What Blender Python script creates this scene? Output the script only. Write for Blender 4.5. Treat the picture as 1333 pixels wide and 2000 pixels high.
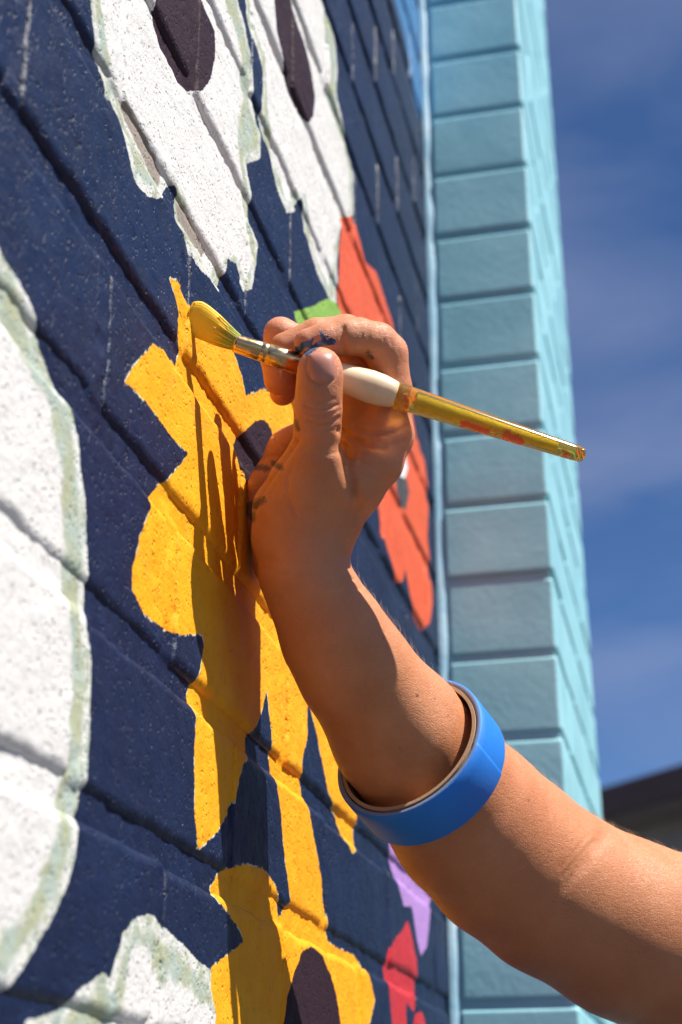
import bpy, math, random
import numpy as np
from mathutils import Vector
from mathutils.bvhtree import BVHTree
random.seed(7); rng = np.random.default_rng(7)
for o in list(bpy.data.objects): bpy.data.objects.remove(o)
SC = bpy.context.scene; COL = SC.collection

# ------------------------------------------------------------------ camera
FPX, PITCH, ROLL, YAW = 2973.2, math.radians(22.957), math.radians(-0.272), math.radians(12.884)
DW, H = 0.22702, 1.50                       # distance of the camera from the mural wall, eye height
YC = 1.4193                                 # where the pilaster starts
PW, PL = 0.1168, 0.547                      # how far the pilaster stands proud, and its length
CH = 0.081                                  # brick course
Z0 = H + 0.3714                             # a bed joint
cF = np.array([-math.sin(YAW)*math.cos(PITCH), math.cos(YAW)*math.cos(PITCH), math.sin(PITCH)])
_R = np.array([math.cos(YAW), math.sin(YAW), 0.0]); _U = np.cross(_R, cF)
cR = _R*math.cos(ROLL)+_U*math.sin(ROLL); cU = -_R*math.sin(ROLL)+_U*math.cos(ROLL)
CAM = np.array([DW, 0.0, H])
cam = bpy.data.cameras.new('camera'); camo = bpy.data.objects.new('camera', cam); COL.objects.link(camo)
from mathutils import Matrix
camo.matrix_world = Matrix(((cR[0], cU[0], -cF[0], CAM[0]), (cR[1], cU[1], -cF[1], CAM[1]), (cR[2], cU[2], -cF[2], CAM[2]), (0, 0, 0, 1)))
cam.sensor_fit = 'VERTICAL'; cam.sensor_height = 36.0; cam.sensor_width = 24.0; cam.lens = FPX/2000*36
cam.clip_start = 0.02; cam.clip_end = 900
cam.dof.use_dof = True; cam.dof.focus_distance = 0.790; cam.dof.aperture_fstop = 8.0; cam.dof.aperture_blades = 9
SC.camera = camo

# ------------------------------------------------------------------ light
SUN = np.array([-1.0, 0.21, -1.64]); SUN /= np.linalg.norm(SUN)      # the way the light travels
el = math.asin(-SUN[2]); az = math.atan2(-SUN[0], -SUN[1])
W = bpy.data.worlds.new('World'); SC.world = W; W.use_nodes = True
wn = W.node_tree; wn.nodes.clear()
def wnode(t, **k):
    n = wn.nodes.new(t)
    for a, b in k.items(): setattr(n, a, b)
    return n
sky = wnode('ShaderNodeTexSky', sky_type='NISHITA', sun_disc=False, sun_elevation=el, sun_rotation=az, air_density=1.0, dust_density=0.05, ozone_density=5.0, altitude=1500)
tc = wnode('ShaderNodeTexCoord'); mp = wnode('ShaderNodeMapping'); mp.inputs['Scale'].default_value = (1.0, 1.0, 3.2); mp.inputs['Rotation'].default_value = (0.25, 0.35, 0.2)
wn.links.new(tc.outputs['Generated'], mp.inputs['Vector'])
cn = wnode('ShaderNodeTexNoise'); cn.inputs['Scale'].default_value = 2.6; cn.inputs['Detail'].default_value = 6; cn.inputs['Distortion'].default_value = .4
wn.links.new(mp.outputs[0], cn.inputs['Vector'])
cr = wnode('ShaderNodeMapRange'); cr.inputs['From Min'].default_value = .44; cr.inputs['From Max'].default_value = .72; cr.inputs['To Max'].default_value = .45
wn.links.new(cn.outputs['Fac'], cr.inputs['Value'])
cm = wnode('ShaderNodeMixRGB'); cm.inputs['Color2'].default_value = (4.4, 5.0, 7.4, 1)
tn = wnode('ShaderNodeMixRGB', blend_type='MULTIPLY'); tn.inputs['Fac'].default_value = 1; tn.inputs['Color2'].default_value = (.85, 1.05, 1.30, 1)
wn.links.new(cr.outputs[0], cm.inputs['Fac']); wn.links.new(sky.outputs[0], tn.inputs['Color1']); wn.links.new(tn.outputs[0], cm.inputs['Color1'])
bg = wnode('ShaderNodeBackground'); bg.inputs['Strength'].default_value = 0.050
wo = wnode('ShaderNodeOutputWorld')
wn.links.new(cm.outputs[0], bg.inputs['Color']); wn.links.new(bg.outputs[0], wo.inputs['Surface'])
sl = bpy.data.lights.new('sun', 'SUN'); sl.energy = 5.0; sl.angle = math.radians(0.5); sl.color = (1.0, .95, .87)
so = bpy.data.objects.new('sun', sl); COL.objects.link(so); so.rotation_euler = Vector(-SUN).to_track_quat('Z', 'Y').to_euler(); so.location = (3, -2, 6)
SC.view_settings.view_transform = 'Standard'; SC.view_settings.look = 'None'; SC.view_settings.gamma = 1; SC.view_settings.use_curve_mapping = False
SC.view_settings.exposure = 0.76

# ------------------------------------------------------------------ helpers
def at(px, py, d):
    return CAM + (cF + cR*(px-667)/FPX - cU*(py-1000)/FPX)*d
def project(P):
    Q = P-CAM; z = Q@cF
    return 667+FPX*(Q@cR)/z, 1000-FPX*(Q@cU)/z, z
def wallpt(px, py):
    d = cF + cR*(px-667)/FPX - cU*(py-1000)/FPX; t = -DW/d[0]
    return CAM[1]+t*d[1], CAM[2]+t*d[2]
def mesh_obj(name, V, F, mat=None, parent=None, smooth=True, attrs=None, tris=None):
    me = bpy.data.meshes.new(name)
    V = np.asarray(V, dtype=np.float32)
    if isinstance(F, np.ndarray) and F.ndim == 2:
        n = F.shape[1]; me.vertices.add(len(V)); me.vertices.foreach_set('co', V.ravel())
        me.loops.add(F.size); me.loops.foreach_set('vertex_index', F.astype(np.int32).ravel())
        me.polygons.add(len(F)); me.polygons.foreach_set('loop_start', np.arange(0, F.size, n, dtype=np.int32))
        me.update(calc_edges=True); me.validate()
    else:
        me.from_pydata(V.tolist(), [], [list(f) for f in F]); me.update()
    if smooth: me.polygons.foreach_set('use_smooth', [True]*len(me.polygons))
    if mat: me.materials.append(mat)
    for k, v in (attrs or {}).items():
        a = me.attributes.new(k, 'FLOAT', 'POINT'); a.data.foreach_set('value', np.asarray(v, dtype=np.float32))
    o = bpy.data.objects.new(name, me); COL.objects.link(o)
    if parent: o.parent = parent
    return o
def empty(name, loc=(0, 0, 0)):
    o = bpy.data.objects.new(name, None); o.location = loc; o.empty_display_size = .05; COL.objects.link(o); return o
def tag(o, label=None, cat=None, kind=None, group=None):
    if label: o['label'] = label
    if cat: o['category'] = cat
    if kind: o['kind'] = kind
    if group: o['group'] = group
    return o
def hsh(ix, iy, iz, s):
    n = (ix.astype(np.int64)*73856093) ^ (iy.astype(np.int64)*19349663) ^ (iz.astype(np.int64)*83492791) ^ (s*2654435761 & 0x7fffffff)
    n = (n ^ (n >> 13)) * 1274126177 & 0x7fffffff; n = (n ^ (n >> 16))*1597334677 & 0x7fffffff
    return (n & 0xffff)/65535.0*2-1
def vnoise(x, y, s=0):
    ix = np.floor(x).astype(np.int64); iy = np.floor(y).astype(np.int64); fx = x-ix; fy = y-iy
    fx = fx*fx*(3-2*fx); fy = fy*fy*(3-2*fy); z = np.zeros_like(ix)
    a = hsh(ix, iy, z, s); b = hsh(ix+1, iy, z, s); c = hsh(ix, iy+1, z, s); d = hsh(ix+1, iy+1, z, s)
    return (a*(1-fx)+b*fx)*(1-fy)+(c*(1-fx)+d*fx)*fy
def sdf_poly(P, poly):
    P = np.asarray(P); d = np.full(len(P), 1e9); ins = np.zeros(len(P), bool); n = len(poly)
    for i in range(n):
        a = poly[i]; b = poly[(i+1) % n]; e = b-a; w = P-a
        t = np.clip((w@e)/max(e@e, 1e-12), 0, 1); q = w-t[:, None]*e; d = np.minimum(d, (q*q).sum(1))
        c = ((a[1] <= P[:, 1]) & (b[1] > P[:, 1])) | ((b[1] <= P[:, 1]) & (a[1] > P[:, 1]))
        if c.any():
            xi = a[0]+(P[:, 1]-a[1])/((b[1]-a[1]) if b[1] != a[1] else 1e-9)*(b[0]-a[0])
            ins ^= c & (P[:, 0] < xi)
    d = np.sqrt(d); return np.where(ins, -d, d)

class NT:
    """small shader graph builder"""
    def __init__(s, name):
        s.m = bpy.data.materials.new(name); s.m.use_nodes = True; s.t = s.m.node_tree; s.t.nodes.clear()
        s.b = s.n('ShaderNodeBsdfPrincipled'); s.o = s.n('ShaderNodeOutputMaterial'); s.l(s.b.outputs[0], s.o.inputs[0])
        s.geo = s.n('ShaderNodeNewGeometry'); s.tc = s.n('ShaderNodeTexCoord')
    def n(s, t, **k):
        x = s.t.nodes.new(t)
        for a, b in k.items(): setattr(x, a, b)
        return x
    def l(s, a, b): s.t.links.new(a, b)
    def put(s, sock, v):
        if hasattr(v, 'is_output') or hasattr(v, 'links'): s.l(v, sock)
        elif isinstance(v, (tuple, list)) and len(v) == 3 and sock.type == 'RGBA': sock.default_value = (*v, 1)
        else: sock.default_value = v
    def set(s, **k):
        for a, v in k.items(): s.put(s.b.inputs[a.replace('_', ' ')], v)
    def pos(s): return s.geo.outputs['Position']
    def scaled(s, v, sc):
        m = s.n('ShaderNodeMapping'); m.inputs['Scale'].default_value = sc; s.l(v, m.inputs['Vector']); return m.outputs[0]
    def noise(s, scale, detail=3, rough=.55, vec=None, dist=0):
        x = s.n('ShaderNodeTexNoise'); s.l(vec or s.pos(), x.inputs['Vector'])
        x.inputs['Scale'].default_value = scale; x.inputs['Detail'].default_value = detail; x.inputs['Roughness'].default_value = rough; x.inputs['Distortion'].default_value = dist
        return x.outputs['Fac']
    def voro(s, scale, vec=None, feature='F1', rnd=1.0):
        x = s.n('ShaderNodeTexVoronoi', feature=feature); s.l(vec or s.pos(), x.inputs['Vector']); x.inputs['Scale'].default_value = scale
        x.inputs['Randomness'].default_value = rnd
        return x.outputs['Distance']
    def math(s, op, a, b=0.0, c=None, clamp=False):
        x = s.n('ShaderNodeMath', operation=op, use_clamp=clamp); s.put(x.inputs[0], a); s.put(x.inputs[1], b)
        if c is not None: s.put(x.inputs[2], c)
        return x.outputs[0]
    def rng(s, v, a, b, c=0.0, d=1.0, smooth=False):
        x = s.n('ShaderNodeMapRange', clamp=True); x.interpolation_type = 'SMOOTHSTEP' if smooth else 'LINEAR'
        s.put(x.inputs['Value'], v); x.inputs['From Min'].default_value = a; x.inputs['From Max'].default_value = b
        x.inputs['To Min'].default_value = c; x.inputs['To Max'].default_value = d; return x.outputs[0]
    def attr(s, name):
        x = s.n('ShaderNodeAttribute', attribute_name=name); return x.outputs['Fac']
    def mix(s, f, a, b, mode='MIX'):
        x = s.n('ShaderNodeMixRGB', blend_type=mode); s.put(x.inputs[0], f); s.put(x.inputs[1], a); s.put(x.inputs[2], b); return x.outputs[0]
    def bump(s, h, dist, strength=1.0, prev=None):
        x = s.n('ShaderNodeBump'); x.inputs['Strength'].default_value = strength; x.inputs['Distance'].default_value = dist; s.l(h, x.inputs['Height'])
        if prev: s.l(prev, x.inputs['Normal'])
        return x.outputs[0]

# ------------------------------------------------------------------ mural: painted shapes (outlines on the wall plane)
def WP(*pts): return np.array([wallpt(x, y) for x, y in pts])
SH = {
 'm_white': [
  WP((-150,380),(0,480),(15,510),(40,545),(65,600),(85,660),(92,682),(112,740),(140,790),(155,850),(160,900),(168,960),(173,1050),(178,1150),(175,1230),(180,1300),(178,1380),(176,1450),(170,1540),(155,1600),(150,1650),(135,1720),(105,1790),(60,1870),(20,1930),(0,1945),(-120,1980),(-260,1500),(-240,900)),
  WP((165,-120),(175,0),(180,40),(190,100),(205,140),(213,165),(215,190),(228,200),(232,225),(250,290),(262,350),(275,368),(290,385),(310,388),(325,385),(333,365),(345,362),(352,380),(349,400),(350,420),(360,460),(370,490),(385,520),(410,545),(428,572),(437,548),(445,505),(460,515),(470,545),(480,570),(495,565),(500,520),(505,480),(492,430),(493,380),(482,320),(508,310),(510,280),(510,240),(498,190),(492,110),(480,50),(465,0),(455,-60),(420,-130)),
  WP((470,-60),(480,0),(490,60),(505,100),(515,140),(512,230),(520,260),(530,310),(540,360),(552,395),(562,415),(575,415),(590,385),(600,430),(605,480),(620,530),(640,570),(650,600),(664,585),(660,520),(665,450),(680,425),(693,420),(693,350),(690,320),(680,280),(665,220),(655,180),(658,140),(650,60),(635,0),(600,-90),(520,-110)),
  WP((60,1995),(130,1975),(150,1940),(200,1900),(213,1912),(225,1870),(240,1820),(260,1795),(285,1785),(305,1792),(335,1825),(365,1850),(385,1875),(405,1890),(414,1895),(418,1930),(432,1985),(455,2060),(470,2200),(200,2300),(60,2150))],
 'm_inner': [   # clean white coats inside the sage underpaint of the small lower shape and the big left one
  WP((255,1870),(275,1862),(292,1868),(305,1900),(318,1950),(330,1915),(350,1935),(400,1960),(425,2010),(440,2150),(235,2150),(235,2000)),
  WP((-150,420),(-10,560),(20,640),(60,720),(95,800),(118,900),(128,1050),(130,1200),(138,1350),(130,1470),(112,1600),(60,1760),(0,1830),(-120,1900),(-260,1500),(-240,900)),
  WP((180,-100),(195,0),(212,110),(238,190),(268,260),(300,330),(322,352),(352,352),(368,400),(385,470),(420,535),(440,500),(462,495),(482,540),(492,505),(482,430),(482,385),(470,330),(462,250),(478,180),(470,90),(440,0),(430,-80),(300,-120)),
  WP((485,-60),(500,60),(520,110),(527,230),(540,300),(560,390),(580,370),(597,372),(615,470),(650,570),(655,480),(670,420),(683,405),(680,330),(655,235),(640,180),(645,140),(630,0),(580,-90))],
 'm_maroon': [
  WP((295,-90),(303,0),(310,50),(330,110),(352,155),(375,178),(395,178),(412,155),(421,110),(420,60),(410,20),(403,0),(385,-90)),
  WP((530,-90),(535,0),(540,60),(555,120),(570,180),(590,220),(603,240),(612,225),(615,190),(608,140),(590,60),(575,0),(555,-90)),
  WP((574,1905),(593,1856),(610,1848),(630,1865),(648,1910),(660,1960),(668,2020),(640,2150),(520,2150),(556,2005),(563,1950)),
  WP((478,842),(500,821),(515,820),(528,838),(535,870),(520,930),(500,960),(482,950),(470,900),(467,868))],
 'm_yellow': [
  WP((330,543),(345,548),(358,566),(366,590),(380,612),(420,630),(445,655),(457,692),(468,728),(479,772),(495,768),(512,760),(535,770),(575,778),(620,790),(660,840),(640,900),(600,1000),(580,1100),(590,1200),(620,1290),(660,1390),(690,1470),(700,1560),(697,1600),(697,1660),(690,1668),(672,1625),(660,1590),(640,1545),(620,1440),(600,1363),(599,1438),(592,1466),(588,1490),(597,1560),(615,1650),(630,1730),(640,1790),(648,1838),(668,1852),(700,1866),(722,1905),(732,1950),(725,1988),(700,2060),(680,2150),(560,2160),(410,2120),(425,1985),(414,1930),(414,1890),(440,1870),(465,1850),(478,1840),(470,1815),(450,1790),(425,1758),(420,1735),(440,1700),(480,1688),(515,1697),(540,1730),(550,1760),(553,1790),(558,1790),(568,1762),(558,1690),(548,1600),(536,1500),(526,1400),(521,1345),(510,1390),(490,1440),(487,1475),(472,1500),(460,1565),(420,1630),(387,1660),(380,1600),(380,1460),(385,1400),(376,1365),(392,1300),(398,1260),(395,1238),(350,1240),(320,1225),(285,1200),(262,1150),(262,1110),(275,1050),(298,990),(300,968),(330,935),(355,905),(367,885),(345,865),(310,815),(275,775),(245,745),(262,715),(300,672),(330,690),(352,714),(360,690),(355,672),(347,600))],
 'm_orange': [
  WP((670,425),(690,422),(705,470),(715,510),(735,530),(755,590),(768,630),(795,740),(812,850),(830,900),(838,960),(835,1050),(843,1120),(845,1180),(840,1215),(828,1232),(815,1210),(800,1160),(792,1110),(787,1135),(778,1140),(765,1100),(750,1050),(740,1000),(735,940),(710,820),(690,740),(668,610),(664,560),(665,480))],
 'm_green': [WP((575,615),(590,605),(615,597),(640,583),(655,590),(668,612),(680,700),(640,720),(600,650),(580,630))],
 'm_purple': [WP((755,1600),(764,1669),(782,1740),(790,1770),(805,1770),(816,1837),(824,1867),(835,1849),(842,1777),(848,1755),(846,1700),(835,1640),(800,1590))],
 'm_red': [
  WP((797,1796),(786,1819),(775,1830),(764,1849),(756,1890),(762,1950),(767,2010),(775,2060),(795,2040),(794,1957),(805,1972),(812,1976),(818,1912),(816,1875)),
  WP((815,1978),(810,1992),(805,2040),(820,2080),(836,2040),(830,2000),(824,1976))],
 'm_spot': [WP((779,870),(792,880),(798,915),(790,940),(781,936),(776,900))],
 'm_grey': [WP((773,925),(795,935),(800,960),(793,995),(786,990),(776,960))],
 'm_taupe': [WP((238,190),(250,196),(268,225),(292,272),(312,312),(326,342),(318,362),(303,340),(282,292),(256,236)), WP((352,396),(362,402),(382,440),(410,490),(404,500),(380,468),(358,430))],
 'm_pale': [WP((745,-200),(900,-200),(845,120),(838,215),(822,235),(806,150),(788,60),(762,-30))],
}
MURAL_ATTRS = list(SH)
def mural_attrs(Y, Z):
    P = np.stack([Y, Z], 1); lo = P.min(0)-.03; hi = P.max(0)+.03; out = {}
    for k, polys in SH.items():
        d = np.full(len(P), .03)
        for p in polys:
            if (p.max(0) < lo).any() or (p.min(0) > hi).any(): continue
            d = np.minimum(d, sdf_poly(P, p))
        out[k] = np.clip(d, -.03, .03)*1000        # in millimetres
    return out

def mural_material(name='mural_paint'):
    t = NT(name); rough = t.noise(420, 2, .6); edge = t.noise(150, 4, .65); big = t.noise(22, 4, .65)
    w = t.math('ADD', t.math('MULTIPLY', t.math('SUBTRACT', rough, .5), 1.6), t.math('MULTIPLY', t.math('SUBTRACT', edge, .5), 3.2))
    def mask(a, soft=.22, off=0.0):
        v = t.math('ADD', t.attr(a), t.math('MULTIPLY', w, 1.0)); return t.rng(v, off-soft, off+soft, 1.0, 0.0)
    navy = t.mix(t.rng(big, .35, .7), (.0042, .0115, .042), (.0068, .018, .062))
    col = navy
    col = t.mix(t.math('MULTIPLY', mask('m_pale', 4), .8), col, (.06, .22, .46))
    # white with sage underpaint showing as a band inside its edge
    sage = t.mix(t.rng(t.noise(60, 3), .4, .62), (.38, .40, .27), (.38, .45, .40))
    vs = t.math('ADD', t.attr('m_inner'), t.math('MULTIPLY', t.math('SUBTRACT', t.noise(48, 6, .72), .56), 26))
    white = t.mix(t.rng(vs, -1.6, 1.6, 0, 1), (.67, .65, .625), sage)
    rim = t.math('MULTIPLY', t.rng(t.math('ADD', t.attr('m_white'), w), -8, -4.5), t.rng(t.noise(55, 5, .7), .43, .53))
    white = t.mix(rim, white, (.62, .62, .58))
    white = t.mix(mask('m_taupe', .5), white, (.30, .255, .215))
    col = t.mix(mask('m_white'), col, white)
    # thin primer fringe, then each colour
    yfr = t.math('MULTIPLY', mask('m_yellow', .25, .75), t.rng(t.noise(130, 3), .47, .58))
    col = t.mix(yfr, col, (.62, .66, .52))
    yel = t.mix(t.rng(t.noise(45, 4), .35, .7), (.87, .345, .009), (.91, .415, .016))
    yel = t.mix(t.math('MULTIPLY', t.rng(t.noise(30, 2), .60, .72), .35), yel, (.80, .30, .03))
    col = t.mix(mask('m_yellow'), col, yel)
    col = t.mix(mask('m_maroon'), col, (.030, .014, .022))
    col = t.mix(mask('m_orange'), col, t.mix(big, (.66, .085, .025), (.78, .13, .04)))
    col = t.mix(mask('m_spot', .5), col, (.7, .72, .72)); col = t.mix(mask('m_grey', .5), col, (.06, .055, .06))
    col = t.mix(mask('m_green'), col, (.25, .44, .07)); col = t.mix(mask('m_purple'), col, (.44, .24, .58)); col = t.mix(mask('m_red'), col, (.52, .025, .035))
    # dust and pale specks
    col = t.mix(t.rng(t.voro(38), .016, .008), col, (.45, .45, .50))
    # pits of the brick face under the paint, brush texture
    pv = t.scaled(t.pos(), (1, 1, .8)); pits = t.rng(t.voro(330, pv), .10, .34, 0, 1, True)
    pm = t.rng(t.noise(120, 2), .50, .60); pits = t.math('ADD', t.math('MULTIPLY', pits, pm), t.math('SUBTRACT', 1.0, pm))
    bq = t.rng(t.noise(200, 3, .7, pv), .40, .33, 1, 0, True); big_p = t.math('MAXIMUM', t.rng(t.voro(150, pv), .05, .18, 0, 1, True), t.rng(t.noise(50, 2), .5, .42)); big_p = t.math('MULTIPLY', big_p, t.rng(t.noise(230, 2, .6, pv), .30, .38, 0, 1, True))
    n1 = t.bump(pits, .0011, .62); n2 = t.bump(big_p, .0017, .6, n1)
    n3 = t.bump(t.noise(260, 5, .7), .0011, .75, n2); n4 = t.bump(t.noise(900, 2, .6), .0002, .6, n3)
    notdark = mask('m_yellow')
    ro = t.math('ADD', t.rng(t.noise(70, 3), .3, .7, .40, .56), t.math('MULTIPLY', t.math('MAXIMUM', mask('m_white'), notdark), .16))
    t.set(Base_Color=col, Roughness=ro, Normal=n4); t.put(t.b.inputs['Specular IOR Level'], t.math('SUBTRACT', .38, t.math('MULTIPLY', t.math('MAXIMUM', mask('m_white'), notdark), .22)))
    return t.m
M_MURAL = mural_material()

def edge_noise(u, s): return .0009*vnoise(u*60, u*0+s, s)+.0005*vnoise(u*210, u*0+s, s+5)
def brick_face(y0, y1, z0, z1, dy, dz, seed, proud=0.0, tilt=(0, 0)):
    """front height field of one brick on the wall plane x=0, with rounded worn arrises and returns going back into the joint"""
    ny = max(4, int((y1-y0)/dy)); nz = max(4, int((z1-z0)/dz))
    tz = np.linspace(0, 1, nz+1); ty = np.linspace(0, 1, ny+1)
    e = .5-.5*np.cos(np.pi*ty); ty = ty*.6+e*.4; e = .5-.5*np.cos(np.pi*tz); tz = tz*.6+e*.4
    TY, TZ = np.meshgrid(ty, tz, indexing='ij'); Y = y0+(y1-y0)*TY; Z = z0+(z1-z0)*TZ
    a = edge_noise(Y, seed); b = edge_noise(Y, seed+9); c = edge_noise(Z, seed+17)*1.3+.0009*vnoise(Z*330, Y*150, seed+18); d = edge_noise(Z, seed+23)*1.3+.0009*vnoise(Z*330, Y*150, seed+24)
    dl = np.minimum(np.minimum(Y-y0+c, y1-Y+d)*2.4, np.minimum(Z-z0+a, z1-Z+b)); r = .0062
    q = np.clip((r-dl)/r, 0, 1.3); X = -.0034*q**2.0
    X += proud+tilt[0]*(TY-.5)+tilt[1]*(TZ-.5)+.00045*vnoise(Y*34, Z*34, seed)+.00022*vnoise(Y*130, Z*130, seed+3)+.00014*vnoise(Y*420, Z*420, seed+4)
    edge = (np.arange(ny+1)[:, None] % ny == 0) | (np.arange(nz+1)[None, :] % nz == 0)
    X = np.where(edge, -.013, X)
    V = np.stack([X.ravel(), Y.ravel(), Z.ravel()], 1)
    idx = np.arange((ny+1)*(nz+1)).reshape(ny+1, nz+1)
    F = np.stack([idx[:-1, :-1].ravel(), idx[1:, :-1].ravel(), idx[1:, 1:].ravel(), idx[:-1, 1:].ravel()], 1)
    return V, F
JT = .0105                                                   # joint
wall = empty('mural_wall', (0, .8, 0))
tag(wall, 'navy painted brick wall carrying the mural of yellow, white and orange flower shapes', 'wall')
def outward(V, F):
    """wind a closed mesh so that its normals point out"""
    V = np.asarray(V); c = V.mean(0); vol = 0.0
    for f in F:
        p = V[list(f)]-c
        for m in range(1, len(f)-1): vol += np.dot(p[0], np.cross(p[m], p[m+1]))
    return F if vol > 0 else [tuple(reversed(f)) for f in F]
def child(name, V, F, mat, par, closed=False, **k):
    V = np.asarray(V); F = outward(V, F) if closed else F; V = V-np.array(par.location); return mesh_obj(name, V, F, mat, par, **k)
rest_V, rest_F, nrest = [], [], 0
for k in range(-19, 22):
    zb = Z0+k*CH-.0035+JT/2; zt = zb+CH-JT
    if zb < .02 or zt > 3.3: continue
    off = .637 if k % 2 == 0 else .5355
    for j in range(-12, 6):
        y0 = off+j*.203+JT/2; y1 = y0+.203-JT
        if y0 > YC-.003: continue
        y1 = min(y1, YC+.02); r = random.Random(k*131+j*17+5)
        a, b = r.uniform(-.0012, .0012), r.uniform(-.001, .001)
        cs = np.array([(0, y, z) for y in (y0, (y0+y1)/2, min(y1, YC)) for z in (zb, (zb+zt)/2, zt)]); px, py, dd = project(cs)
        vis = y1 > .25 and ((px > -25) & (px < 1360) & (py > -40) & (py < 2040) & (dd > 0)).any()
        if not vis:
            V, F = brick_face(y0+a, y1+a, zb+b, zt+b, .03, .012, k*50+j)
            rest_V.append(V); rest_F.append(F+nrest); nrest += len(V); continue
        res = .0012 if y0 < .95 else .0024
        V, F = brick_face(y0+a, y1+a, zb+b, zt+b, res*1.6, res, abs(k*50+j)+3, r.uniform(-.0005, .0008), (r.uniform(-.0008, .0008), r.uniform(-.0006, .0006)))
        at_ = mural_attrs(V[:, 1], V[:, 2]); child('brick', V, F, M_MURAL, wall, attrs=at_)
V = np.concatenate(rest_V); F = np.concatenate(rest_F)
child('brick_courses', V, F, M_MURAL, wall, attrs=mural_attrs(V[:, 1], V[:, 2]))['kind'] = 'stuff'
# mortar: fine where seen
def grid_sheet(ys, zs, fx):
    Y, Z = np.meshgrid(ys, zs, indexing='ij'); X = fx(Y, Z); n, m = Y.shape
    idx = np.arange(n*m).reshape(n, m)
    return np.stack([X.ravel(), Y.ravel(), Z.ravel()], 1), np.stack([idx[:-1, :-1].ravel(), idx[1:, :-1].ravel(), idx[1:, 1:].ravel(), idx[:-1, 1:].ravel()], 1)
def head_fill(Y, Z):
    """the thick paint nearly levels the head joints; 1 in a head joint, 0 elsewhere"""
    k = np.floor((Z-(Z0-.0035))/CH); off = np.where(k % 2 == 0, .637, .5355); f = (Y-off)/.203; d = np.abs(f-np.round(f))*.203
    zc = np.abs((Z-(Z0-.0035))/CH-k-.5)*CH; a = np.clip((.0105-d)/.003, 0, 1)*np.clip((.036-zc)/.003, 0, 1)
    return a*(.80+.20*np.clip(vnoise(Y*90, Z*90, 31)*2, -1, 1))
fm = lambda Y, Z: .0021*head_fill(Y, Z)-.0027+.0005*vnoise(Y*40, Z*40, 77)+.0004*vnoise(Y*170, Z*170, 78)+.0002*vnoise(Y*500, Z*500, 79)
ys = np.concatenate([np.arange(-1.8, .36, .06), np.arange(.36, 1.0, .003), np.arange(1.0, YC+.01, .005)])
zs = np.concatenate([np.arange(0, 1.48, .06), np.arange(1.48, 1.98, .0016), np.arange(1.98, 2.6, .004), np.arange(2.6, 3.31, .06)])
V, F = grid_sheet(ys, zs, fm); child('mortar', V, F, M_MURAL, wall, attrs=mural_attrs(V[:, 1], V[:, 2]))
# solid core behind
def box(x0, x1, y0, y1, z0, z1):
    V = [(x, y, z) for x in (x0, x1) for y in (y0, y1) for z in (z0, z1)]
    return V, [(0, 1, 3, 2), (4, 6, 7, 5), (0, 4, 5, 1), (2, 3, 7, 6), (0, 2, 6, 4), (1, 5, 7, 3)]
V, F = box(-.22, -.014, -1.82, YC+PL, 0, 3.3); child('wall_core', V, F, M_MURAL, wall, smooth=False, attrs={k: np.full(8, 30.) for k in MURAL_ATTRS})

# ------------------------------------------------------------------ pilaster
def teal_material(name, base, light):
    t = NT(name); n = t.noise(14, 4); c = t.mix(t.rng(n, .35, .7), base, light)
    c = t.mix(t.math('MULTIPLY', t.rng(t.noise(60, 4, .7), .62, .72), .25), c, (.55, .75, .82))
    b = t.bump(t.noise(140, 5, .7), .0010, .45); b = t.bump(t.noise(30, 3, .6), .0016, .25, b)
    t.set(Base_Color=c, Roughness=t.rng(n, .3, .7, .38, .55), Normal=b); return t.m
M_TEAL = teal_material('teal_masonry_paint', (.27, .56, .62), (.33, .63, .69))
M_BEAD = teal_material('pale_corner_paint', (.28, .54, .68), (.52, .70, .77))
def rounded_block(x0, x1, y0, y1, z0, z1, r, seed):
    """brick block with rounded arrises: a subdivided box pulled onto a rounded box"""
    def axis(a, b, step):
        n = max(2, int((b-a-2*r)/step)); return np.concatenate([[a, a+r*.3, a+r*.65], np.linspace(a+r, b-r, n), [b-r*.65, b-r*.3, b]])
    xs, ys, zs = axis(x0, x1, .02), axis(y0, y1, .03), axis(z0, z1, .015)
    Vs, Fs, n = [], [], 0
    for ax, (A, B) in enumerate(((ys, zs), (xs, zs), (xs, ys))):
        for side in (0, 1):
            c = ((x0, x1), (y0, y1), (z0, z1))[ax][side]
            P, Q = np.meshgrid(A, B, indexing='ij'); C = np.full_like(P, c)
            V = np.stack([(C, P, Q), (P, C, Q), (P, Q, C)][ax], -1).reshape(-1, 3)
            idx = np.arange(P.size).reshape(P.shape)+n
            q = np.stack([idx[:-1, :-1].ravel(), idx[1:, :-1].ravel(), idx[1:, 1:].ravel(), idx[:-1, 1:].ravel()], 1)
            if (side == 0) ^ (ax == 1): q = q[:, ::-1]
            Vs.append(V); Fs.append(q); n += len(V)
    V = np.concatenate(Vs); F = np.concatenate(Fs)
    lo = np.array([x0, y0, z0])+r; hi = np.array([x1, y1, z1])-r; C = np.clip(V, lo, hi); D = V-C; L = np.linalg.norm(D, axis=1, keepdims=True)
    V = C+D/np.maximum(L, 1e-9)*r
    V += .00035*np.stack([vnoise(V[:, 1]*50+V[:, 2]*31, V[:, 2]*50, seed+s) for s in range(3)], 1)
    key = np.round(V*5e5).astype(np.int64); _, ui, inv = np.unique(key, axis=0, return_index=True, return_inverse=True)
    return V[ui], inv.ravel()[F]
pil = empty('brick_pilaster', (PW/2, YC+PL/2, 0))
tag(pil, 'pale teal painted brick pilaster standing proud at the end of the mural', 'pillar')
V, F = box(-.013, PW-.0036, YC+.0040, YC+PL-.006, 0, 3.3); child('mortar', V, F, M_TEAL, pil, smooth=False)
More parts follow.
